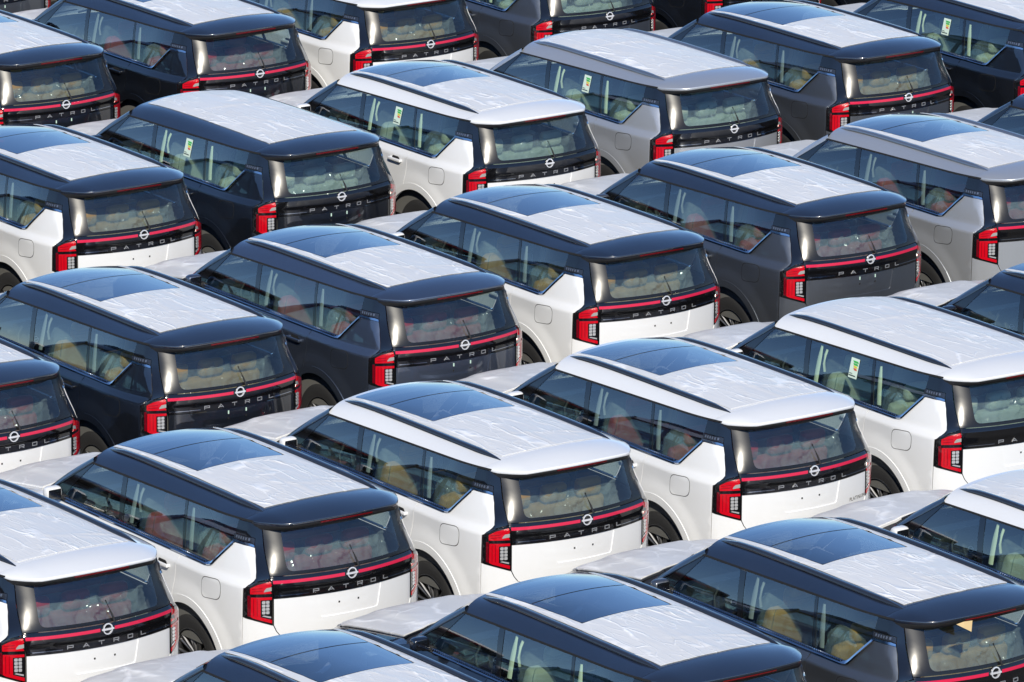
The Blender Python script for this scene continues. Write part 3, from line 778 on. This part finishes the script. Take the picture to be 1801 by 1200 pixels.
part('hoodfilm', 'hood_film', panel([hf], f_hood, .006, .012, .035, disp=hdisp, out=(0, 0, 1)), 'hoodfilm', 'hood')
# top of the wings, between bonnet and side skin
wing = []
for y in np.linspace(3.62, 4.98, 24):
    xi = float(np.interp(y, [3.5, 3.92, 4.4, 4.75, 4.93, 5.05], [.80, .703, .748, .793, .745, .62]))
    zs = float(np.interp(y, [3.60, 3.95, 4.4, 4.75, 4.86, 5.0], [1.315, 1.215, 1.17, 1.11, 1.03, .98]))
    xo = float(S(y, zs)); zi = float(HZ(xi, max(y, 3.92))) - .004; row = []
    for t in np.linspace(0, 1, 8):
        x = xi + (xo - xi) * (1 - (1 - t) ** 1.5); z = zi + (zs - zi) * t ** 1.9; row.append((-x, y, z))
    wing.append(row)
both('wing', 'fender_top', fixo(grid(wing), (0, 4.3, .6)), 'paint', 'fender', var=True)
# windscreen, pillars, cowl
def ws(u, v):   # u -1..1 across, v 0 top .. 1 base
    xt_, yt2 = .735 * u, 2.982 - .088 * u * u; ztp = float(T(xt_, yt2)) - .004
    xb, yb, zb = .845 * u, 3.90 - .40 * u * u, 1.285 + .085 * u * u
    b = .03 * math.sin(math.pi * v)
    return (xt_ + (xb - xt_) * v, yt2 + (yb - yt2) * v + b * .5, ztp + (zb - ztp) * v + b * .6)
part('windscreen', 'windscreen', fixo(grid([[ws(u, v) for v in np.linspace(0, 1, 10)] for u in np.linspace(-1, 1, 17)]), (0, 2.5, .8)), 'glass_front')
ap = []
for t in np.linspace(0, 1, 12):
    inn = A(ws(-1, t)); yo = 2.86 + (3.44 - 2.86) * t; zo = float(zt(2.86)) + .002 + (1.372 - float(zt(2.86))) * t
    outp = A([-float(S(yo, zo)), yo, zo]); mid = (inn + outp) / 2 + A([-.015, .012, .02])
    ap.append([inn, inn * .6 + mid * .4 + A([0, .004, .006]), mid, mid * .4 + outp * .6 + A([-.006, 0, .004]), outp])
both('apil', 'windscreen_pillar', fixo(grid(ap), (0, 2.5, .8)), 'roofpaint2', var=True)
cw = []
for u in np.linspace(-1, 1, 17):
    a_ = A(ws(u, 1.0)) + A([0, 0, .003]); x = u * .83; yb = hb(min(.7, abs(x))) - .01 if abs(u) < .85 else 3.70 + (1 - abs(u)) * 1.4; b_ = A([x, yb, float(HZ(min(abs(x), .7), max(yb, 3.9))) - .02])
    cw.append([a_, a_ * .6 + b_ * .4 - A([0, 0, .02]), a_ * .25 + b_ * .75 - A([0, 0, .02]), b_])
part('cowl', 'cowl_panel', fixo(grid(cw), (0, 3.8, .6)), 'plastic')
for i, (x0, x1) in enumerate(((-.62, -.05), (.02, .55))):
    a_, b_ = A(ws(x0 / .845, .95)), A(ws(x1 / .845, .86))
    part('fwiper%d' % i, 'windscreen_wiper', tube([a_ + A([0, .03, .02]), (a_ + b_) / 2 + A([0, .03, .035]), b_ + A([0, .02, .02])], [.012, .010, .007], 6), 'plastic')
fpoly = [(-.86, .42), (.86, .42), (.90, .75), (.86, 1.02), (.55, 1.075), (-.55, 1.075), (-.86, 1.02), (-.90, .75)]
grl = round_poly([(-.56, .60), (.56, .60), (.60, 1.03), (-.60, 1.03)], .05)
part('fbump', 'front_bumper', panel([fpoly, grl], f_front, 0, .03, .07), 'paint', var=True)
part('grille', 'grille', panel([grl], f_front, -.03, 0, .07), 'gloss', 'fbump')
gb = MB()
for k in range(5): gb.join(panel([[(-.56, .655 + k * .075), (.56, .655 + k * .075), (.56, .685 + k * .075), (-.56, .685 + k * .075)]], f_front, -.012, .015, .09))
part('grillebars', 'grille_slats', gb, 'chrome', 'fbump')
hl = [(.63, .80), (.885, .77), (.885, .99), (.66, 1.04)]
part('hlR', 'headlight', panel([hl], f_front, .006, .02, .05), 'lamp'); part('hlL', 'headlight', panel([hl], f_front, .006, .02, .05).mirror(), 'lamp')
part('fval', 'front_valance', panel([[(-.84, .30), (.84, .30), (.84, .47), (-.84, .47)]], f_front, .012, .03, .09), 'plastic', 'fbump')
# front corners join the bumper to the wings
fc_ = []
for z in np.linspace(.36, 1.03, 10):
    xa = .87; ya = float(FR(xa, z)); ye = float(np.interp(z, [.36, .5, .75, 1.03], [4.66, 4.70, 4.83, 4.86])); xe = float(S(ye, z)); row = []
    for t in np.linspace(0, 1, 7):
        row.append((-( (1 - t) ** 2 * xa + 2 * t * (1 - t) * max(xe, xa + .03) + t * t * xe), (1 - t) ** 2 * ya + 2 * t * (1 - t) * (ya - .02) + t * t * ye, z))
    fc_.append(row)
both('fcorner', 'bumper_corner', fixo(grid(fc_), (0, 3.5, .6)), 'paint', var=True)
# mirrors
mm = rbox((-1.04, 3.18, 1.445), (.17, .11, .12), .045, 6)
both('mirror', 'side_mirror', mm, 'mirrorpaint', var=True)
both('mirrorarm', 'mirror_arm', rbox((-.955, 3.20, 1.39), (.13, .08, .045), .02, 3), 'plastic', 'mirror')
both('mirrorglass', 'mirror_glass', rbox((-1.045, 3.1265, 1.443), (.13, .006, .085), .003, 3), 'gloss', 'mirror')
# --- wheels
tyre = lathe_x([(-.130, .285), (-.135, .33), (-.132, .375), (-.118, .405), (-.09, .418), (0, .42), (.09, .418), (.118, .405), (.13, .375), (.13, .30)], 44)
rimd = lathe_x([(-.128, .288), (-.118, .283), (-.10, .262), (-.02, .250), (.05, .245)], 40); rimd.join(lathe_x([(-.05, .245), (-.055, .08), (-.06, .0)], 40))
spk = MB()
for k in range(10):
    a0 = 2 * math.pi * k / 10
    for da in (-.085, .085):
        t0, t1 = a0 + da * .8, a0 + da * 1.3; p = []
        for r_, t, w, xo in ((.06, t0, .014, -.075), (.16, (t0 + t1) / 2, .011, -.092), (.272, t1, .010, -.108)):
            c, s_ = math.cos(t), math.sin(t); n = (-s_, c)
            p.append([(xo + .02, r_ * c - n[0] * w, r_ * s_ - n[1] * w), (xo, r_ * c - n[0] * w * .7, r_ * s_ - n[1] * w * .7), (xo, r_ * c + n[0] * w * .7, r_ * s_ + n[1] * w * .7), (xo + .02, r_ * c + n[0] * w, r_ * s_ + n[1] * w)])
        spk.join(fixo(grid(p), (1, 0, 0)))
lipm = lathe_x([(-.126, .290), (-.132, .284), (-.126, .276)], 40); spk.join(lipm)
spk.join(fixo(lathe_x([(-.07, .075), (-.088, .06), (-.092, .0)], 20), (1, 0, 0)))
for wy, tag in ((1.03, 'r'), (4.10, 'f')):
    for sgn, sd in ((-1, 'L'), (1, 'R')):
        def place(m):
            q = MB(); q.join(m)
            q = q if sgn < 0 else q.mirror()
            q2 = MB(); q2.join(q); return move(q2, (sgn * .812, wy, .42))
        part('tyre' + tag + sd, 'wheel', place(fixo(rimd, (1, 0, 0)) if False else rimd), 'rimdark')
        part('tyr' + tag + sd, 'tyre', place(tyre), 'rubber', 'tyre' + tag + sd)
        part('rim' + tag + sd, 'rim', place(spk), 'rim', 'tyre' + tag + sd)
# --- underbody and cabin
ub = MB(); ub.join(rbox((0, 2.55, .40), (1.05, 4.6, .26), .05, 3)); ub.join(rbox((0, 2.55, .46), (1.75, 1.75, .22), .05, 3)); ub.join(rbox((0, .40, .52), (1.5, .55, .3), .05, 3)); ub.join(rbox((0, 4.3, .78), (1.05, 1.2, .55), .05, 3))
part('under', 'underbody', ub, 'plastic')
cab = MB(); cab.join(rbox((0, 1.95, .60), (1.70, 3.4, .05), .02, 3))
for sgn in (-1, 1):
    pts = [[(sgn * (float(S(y, z)) - .075), y, z) for z in (.60, .9, 1.15, 1.30, 1.36)] + [(sgn * (float(S(y, 1.36)) - .02), y, 1.372)] for y in np.linspace(.26, 3.5, 20)]
    cab.join(fixo(grid(pts), (sgn * 5, 2, 1)))
cab.join(rbox((0, .20, .90), (1.40, .04, .72), .02, 3)); cab.join(rbox((0, 3.58, .95), (1.66, .06, .62), .02, 3))
part('cabin', 'cabin_lining', cab, 'lining')
part('headliner', 'headliner', fixo(panel([[(-.70, .44), (.70, .44), (.70, 2.88), (-.70, 2.88)]], f_roof, -.045, 0, .12), (0, 1.6, 5)), 'liner', cond='nosun')
part('headliner2', 'headliner', fixo(panel([[(-.70, .44), (.70, .44), (.70, 2.88), (-.70, 2.88)], [(-.42, 1.70), (.42, 1.70), (.45, 2.76), (-.45, 2.76)]], f_roof, -.045, 0, .12), (0, 1.6, 5)), 'liner', cond='sun')
dash = rbox((0, 3.36, 1.17), (1.58, .52, .24), .09, 5); dash.join(rbox((-.41, 3.24, 1.30), (.46, .26, .10), .05, 4)); dash.join(rbox((0, 3.08, .95), (.30, .5, .45), .06, 4)); dash.join(rbox((-.15, 3.16, 1.31), (.80, .03, .14), .012, 3))
part('dash', 'dashboard', dash, 'dark')
sw = MB(); t = np.linspace(0, 2 * math.pi, 29)
sw.join(tube([(-.41 + .185 * math.cos(a), 2.98, 1.235 + .185 * math.sin(a)) for a in t], .016, 6, cap=False)); sw.join(rbox((-.41, 2.985, 1.235), (.15, .05, .13), .03, 4)); sw.join(rbox((-.41, 2.99, 1.235), (.36, .025, .04), .012, 3))
rotx(sw, -.38, (-.41, 2.98, 1.235)); part('wheelst', 'steering_wheel', sw, 'dark')
swb = grid([[(-.41 + r_ * math.cos(a), 2.956, 1.235 + r_ * math.sin(a)) for a in t] for r_ in (.022, .030)]); swb.join(rbox((-.41, 2.955, 1.235), (.07, .004, .012), .002, 2)); rotx(swb, -.38, (-.41, 2.98, 1.235))
part('wheelbadge', 'wheel_badge', swb, 'badge', 'wheelst')
def seat(x, y, w, zb=.95, hz=1.60, tilt=.28, key='s', name='front_seat', heads=(0,), cover=True):
    m = rbox((x, y + .28, zb - .02), (w, .56, .18), .08, 5)
    bh = hz - .17 - zb
    m.join(rbox((x, y - .02 - math.sin(tilt) * bh / 2, zb + bh / 2), (w, .15, bh), .07, 5, ('X', tilt)))
    part(key, name, m, 'seat', var=True)
    hm = MB()
    for h in heads:
        hm = rbox((x + h, y - .06 - math.sin(tilt) * (bh + .04), hz - .08), (.27, .11, .17), .05, 5, ('X', tilt * .6))
        hm.join(tube([(x + h - .05, y - .05 - math.sin(tilt) * bh, zb + bh - .06), (x + h - .05, y - .06 - math.sin(tilt) * bh, hz - .1)], .007, 5)); hm.join(tube([(x + h + .05, y - .05 - math.sin(tilt) * bh, zb + bh - .06), (x + h + .05, y - .06 - math.sin(tilt) * bh, hz - .1)], .007, 5))
        part(key + 'h%g' % h, 'headrest', hm, 'seat', key, var=True)
    if cover:
        cm = rbox((x, y - .02 - math.sin(tilt) * (bh + .10) / 2, zb + (bh + .10) / 2 + .01), (w + .06, .25, bh + .16), .09, 12, ('X', tilt), .005, hash(key) % 100 if False else len(PARTS))
        part(key + 'c', 'plastic_cover', cm, 'clear', key)
seat(-.41, 2.28, .54, .98, 1.62, .30, 'seatFL', 'front_seat'); seat(.41, 2.28, .54, .98, 1.62, .30, 'seatFR', 'front_seat')
seat(0, 1.30, 1.42, .98, 1.56, .30, 'seat2', 'middle_seat', (-.45, 0, .45))
seat(0, .60, 1.22, 1.0, 1.545, .20, 'seat3', 'rear_seat', (-.38, .02, .40))
# loose polythene heaped behind the last row, folded sharply
r_ = np.random.RandomState(21); folds = [(r_.uniform(-.7, .7), r_.uniform(0, 1), r_.normal(0, .7), r_.uniform(.02, .06), r_.uniform(.008, .03) * r_.choice([-1, 1])) for _ in range(46)]
hp = []
for i in range(60):
    row = []
    for j in range(22):
        x = -.64 + 1.28 * i / 59; v = j / 21; o = 0
        for fx, fv, th, w_, am in folds:
            u_ = (x - fx) * math.cos(th) + (v - fv) * .4 * math.sin(th); l_ = -(x - fx) * math.sin(th) + (v - fv) * .4 * math.cos(th)
            o += am * max(0, 1 - abs(u_) / w_) * math.exp(-(l_ / .16) ** 2)
        y = .385 - .15 * v + o; z = 1.475 - .33 * v + .035 * math.sin(i * .21 + 1) * (1 - v) + .018 * math.sin(i * .9) * (1 - v)
        row.append((x + r_.normal(0, .003), y, z))
    hp.append(row)
hm_ = fixo(grid(hp), (0, 2, 1)); hm_.n = [None] * len(hm_.f); part('heap', 'plastic_sheet', hm_, 'clear')
for y, tag in ((2.11, 'b'), (1.13, 'c')):
    zz = np.linspace(1.40, 1.74, 8); pr = []
    for z in zz:
        yy = y + .10 * (z - 1.40) / .34 * (1.0 if tag == 'c' else .4); x = -(float(S(yy, z)) - .055); w = .032 * (1 - .55 * max(0, (z - 1.62) / .12))
        pr.append([(x - .01, yy - w, z), (x - .02, yy - w * .4, z), (x - .02, yy + w * .4, z), (x - .01, yy + w, z)])
    pm = fixo(grid(pr), (0, y, 1.5)); both('ptrim' + tag, 'pillar_trim', pm, 'trim', var=True)
gr = tube([(-.745, 2.10, 1.70), (-.79, 2.075, 1.66), (-.815, 2.06, 1.58), (-.80, 2.07, 1.50)], .014, 6); both('grab', 'grab_handle', gr, 'trim', var=True)
vis = fixo(grid([[(x, y, float(T(x, y)) - .06 - (y - 2.70) * .25) for y in (2.70, 2.78, 2.86)] for x in np.linspace(-.62, -.12, 6)]), (0, 2, 5)); both('visor', 'sun_visor', vis, 'liner')
# paper label inside the rear door glass (left side)
def lab(y0, y1, z0, z1, mi, off):
    m = panel([[(y0, z0), (y1, z0), (y1 + .02, z1), (y0 + .02, z1)]], f_side, off, 0, .3); m.mi = [mi] * len(m.f); return m
lb = lab(1.50, 1.63, 1.565, 1.745, 0, -.003)
for i, (mi, w_) in enumerate(((1, .075), (1, .065), (2, .055), (3, .045))): lb.join(lab(1.518, 1.518 + w_, 1.705 - i * .022, 1.722 - i * .022, mi, -.001))
lb.join(lab(1.515, 1.615, 1.582, 1.592, 4, -.001)); lb.join(lab(1.57, 1.615, 1.602, 1.608, 4, -.001))
part('label', 'window_label', lb, ['card', 'g1', 'g2', 'g3', 'ink'], 'rwinL', cond='label')

# ------------------------------------------------------------------ the parked cars
YAW = math.radians(35.3932)
GROUP = 'identical SUVs parked in rows on the storage lot'
N_CAR = 0
def add_car(ax, ay, body, roofc, seatc, label, sunr=True, bar=True, rail=True, text=False, card=False):
    """ax, ay: place in the lot measured across and along the rows"""
    global N_CAR; N_CAR += 1
    cy, sy = math.cos(YAW), math.sin(YAW)
    root = bpy.data.objects.new('parked_suv', None); COL.objects.link(root)
    root.empty_display_size = .3
    root.location = (cy * ax - sy * ay, sy * ax + cy * ay, 0); root.rotation_euler.z = YAW + math.radians(rng.uniform(-.25, .25))
    root['label'] = label; root['category'] = 'car'; root['group'] = GROUP
    light = seatc == 'beige'
    mats = {'paint': M[body], 'roofpaint': M[roofc], 'roofpaint2': M['roofblack'] if body != 'silver' else M['silver'], 'mirrorpaint': M[body] if body != 'grey' else M['grey'],
            'seat': M[seatc], 'trim': M['trim_light'] if light else M['trim_grey'],
            'rail': M['rail_silver'] if body == 'silver' else M['rail_dark']}
    feats = {'sun' if sunr else 'nosun', 'bar' if bar else 'nobar'}
    if rail: feats.add('rail')
    if text: feats.add('text')
    if card: feats.add('label')
    if body in ('black', 'grey', 'bluegrey'): feats.add('clip')
    made = {}
    for p in PARTS:
        if p['cond'] and p['cond'] not in feats: continue
        o = bpy.data.objects.new(p['name'], p['mesh']); COL.objects.link(o); made[p['key']] = o
        o.parent = made[p['parent']] if p['parent'] else root
        if p['key'] == 'label': o.location = (-.002, rng.uniform(-.05, .03), 0)
        if p['var']:
            o.material_slots[0].link = 'OBJECT'; o.material_slots[0].material = mats[p['mat']]
    return root

W, K, G_, SV, RB = 'white', 'black', 'grey', 'silver', 'roofblack'
CARS = [
 # nearest row, bottom of the picture
 (28.95, 41.05, W, RB, 'redl', 'black-roofed SUV at the bottom edge, only its roof, film-covered bonnet and window tops in view', True, True, True, False),
 (31.60, 41.15, K, RB, 'beige', 'black SUV with beige cabin and film-covered bonnet, front centre of the nearest row', True, True, True, False),
 (34.25, 41.34, G_, RB, 'tan', 'dark grey SUV with a scrap of tan paper caught under its spoiler', True, True, True, False),
 (36.92, 41.41, W, W, 'beige', 'white SUV with fully film-wrapped roof and beige cabin, cut off at the bottom right', False, False, True, False),
 # second row
 (28.80, 46.50, W, W, 'redl', 'white SUV with white roof, red seats and light bar, lower left corner', True, True, True, False),
 (31.41, 46.68, W, RB, 'redl', 'white SUV with black roof and red seats, whole length in view at the lower left', True, True, True, False),
 (34.04, 46.83, W, W, 'tan', 'white SUV with white roof, tan seats and sunroof in the lower centre', True, True, True, False),
 (36.68, 46.93, W, W, 'redl', 'white SUV with white roof and small dark lettering low on its tailgate', True, True, True, True),
 (39.31, 46.98, W, W, 'beige', 'white SUV with film-covered roof and paper window label, cut by the right edge', False, False, True, False, True),
 (42.06, 47.10, K, RB, 'redl', 'dark SUV front half at the right edge, beyond the white SUV with window label', True, True, True, False),
 # third row
 (31.21, 52.00, W, RB, 'redl', 'white SUV with black roof cut off by the left edge, red seats', True, True, True, False),
 (33.80, 52.13, K, RB, 'tan', 'black SUV with black roof, tan seats and sunroof, left of centre', True, True, True, False),
 (36.55, 52.33, 'bluegrey', 'bluegrey', 'redl', 'blue-grey SUV with sunroof and red seats in the middle of the picture', True, True, True, False),
 (39.19, 52.59, W, RB, 'tan', 'white SUV with black roof and tan seats at the centre of the third row', True, True, True, False),
 (41.92, 52.75, G_, RB, 'redl', 'dark grey SUV with red seats and bare number-plate recess, right of centre', True, True, True, False),
 (44.56, 52.88, SV, SV, 'redl', 'silver SUV with sunroof and light bar, cut off by the right edge', True, True, True, False),
 (47.20, 53.00, K, RB, 'tan', 'dark SUV peeping in at the right edge beyond the silver sunroof SUV', True, True, True, False),
 # fourth row
 (36.29, 57.78, W, RB, 'tan', 'white SUV with black roof and tan seats at the left edge, upper half', True, True, True, False),
 (38.91, 58.00, K, RB, 'beige', 'black SUV with roof wholly covered in white film and no light bar', False, False, False, False, True),
 (41.62, 57.99, W, W, 'beige', 'white SUV with sunroof, beige cabin and a plain black tailgate band without light bar', True, False, True, False, True),
 (44.26, 58.16, SV, SV, 'beige', 'silver SUV with roof wholly covered in film and no light bar', False, False, True, False, True),
 (46.83, 58.29, G_, RB, 'tan', 'dark grey SUV with tan seats and sunroof, upper right', True, True, True, False),
 (49.47, 58.17, K, RB, 'beige', 'black SUV with film-covered roof and paper window label, top right corner', False, False, True, False, True),
 # fifth row
 (38.74, 63.29, K, RB, 'tan', 'black SUV with tan seats at the upper left edge', True, True, True, False),
 (41.40, 63.38, K, RB, 'redl', 'black SUV with red seats and light bar, upper left', True, True, True, False),
 (43.90, 63.56, W, W, 'tan', 'white SUV with white roof and tan seats cut by the top edge', True, True, True, False),
 (46.54, 63.63, G_, RB, 'beige', 'dark grey SUV without light bar cut by the top edge', True, False, True, False),
 (49.20, 63.80, K, RB, 'redl', 'black SUV at the top edge, its tail light showing above the grey sunroof SUV', True, True, True, False),
 (51.85, 63.90, K, RB, 'redl', 'dark SUV at the top edge nearest the right corner, a sliver of red in view', True, True, True, False),
 # unseen neighbours beyond the left edge, added so the side windows reflect cars
 (26.20, 46.35, W, RB, 'tan', 'unseen white SUV beyond the left edge, next to the lower left corner SUV', True, True, True, False),
 (26.30, 40.95, K, RB, 'tan', 'unseen black SUV beyond the bottom left corner of the picture', True, True, True, False),
 (28.58, 51.85, K, RB, 'redl', 'unseen black SUV beyond the left edge, next to the red-seated one it cuts off', True, True, True, False),
 (33.66, 57.65, G_, RB, 'redl', 'unseen dark grey SUV beyond the left edge of the fourth row', True, True, True, False),
 (36.10, 63.20, W, RB, 'tan', 'unseen white SUV beyond the upper left edge, next to the tan-seated black one', True, True, True, False),
 # sixth row, mostly above the frame
 (41.20, 68.80, G_, RB, 'tan', 'grey SUV in the far top left corner, bumper only', True, True, True, False),
 (43.70, 68.90, G_, RB, 'tan', 'dark SUV in the last row, a sliver above the bonnet of the black red-seated SUV', True, True, True, False),
]
for c in CARS:
    add_car(c[0], c[1], c[2], c[3], c[4], c[5], *c[6:])
# scrap of paper under the spoiler of the grey SUV in the nearest row
cy, sy = math.cos(YAW), math.sin(YAW)
pm = MB(); pts = [A(q) for q in ((-.40, -.055, 1.826), (-.325, -.06, 1.838), (-.235, -.06, 1.832), (-.255, -.075, 1.742), (-.33, -.07, 1.785))]
pm.add(pts, [(0, 4, 1), (4, 3, 2, 1)]); pm.add([q + A([0, .002, 0]) for q in pts], [(1, 4, 0), (1, 2, 3, 4)])
pme = pm.mesh('paper_scrap'); pme.materials.append(M['paper'])
po = bpy.data.objects.new('paper_scrap', pme); COL.objects.link(po)
ax, ay = 34.25, 41.34; po.location = (cy * ax - sy * ay, sy * ax + cy * ay, 0); po.rotation_euler.z = YAW
po['label'] = 'scrap of tan paper caught under the spoiler of the dark SUV, bottom right'; po['category'] = 'paper'
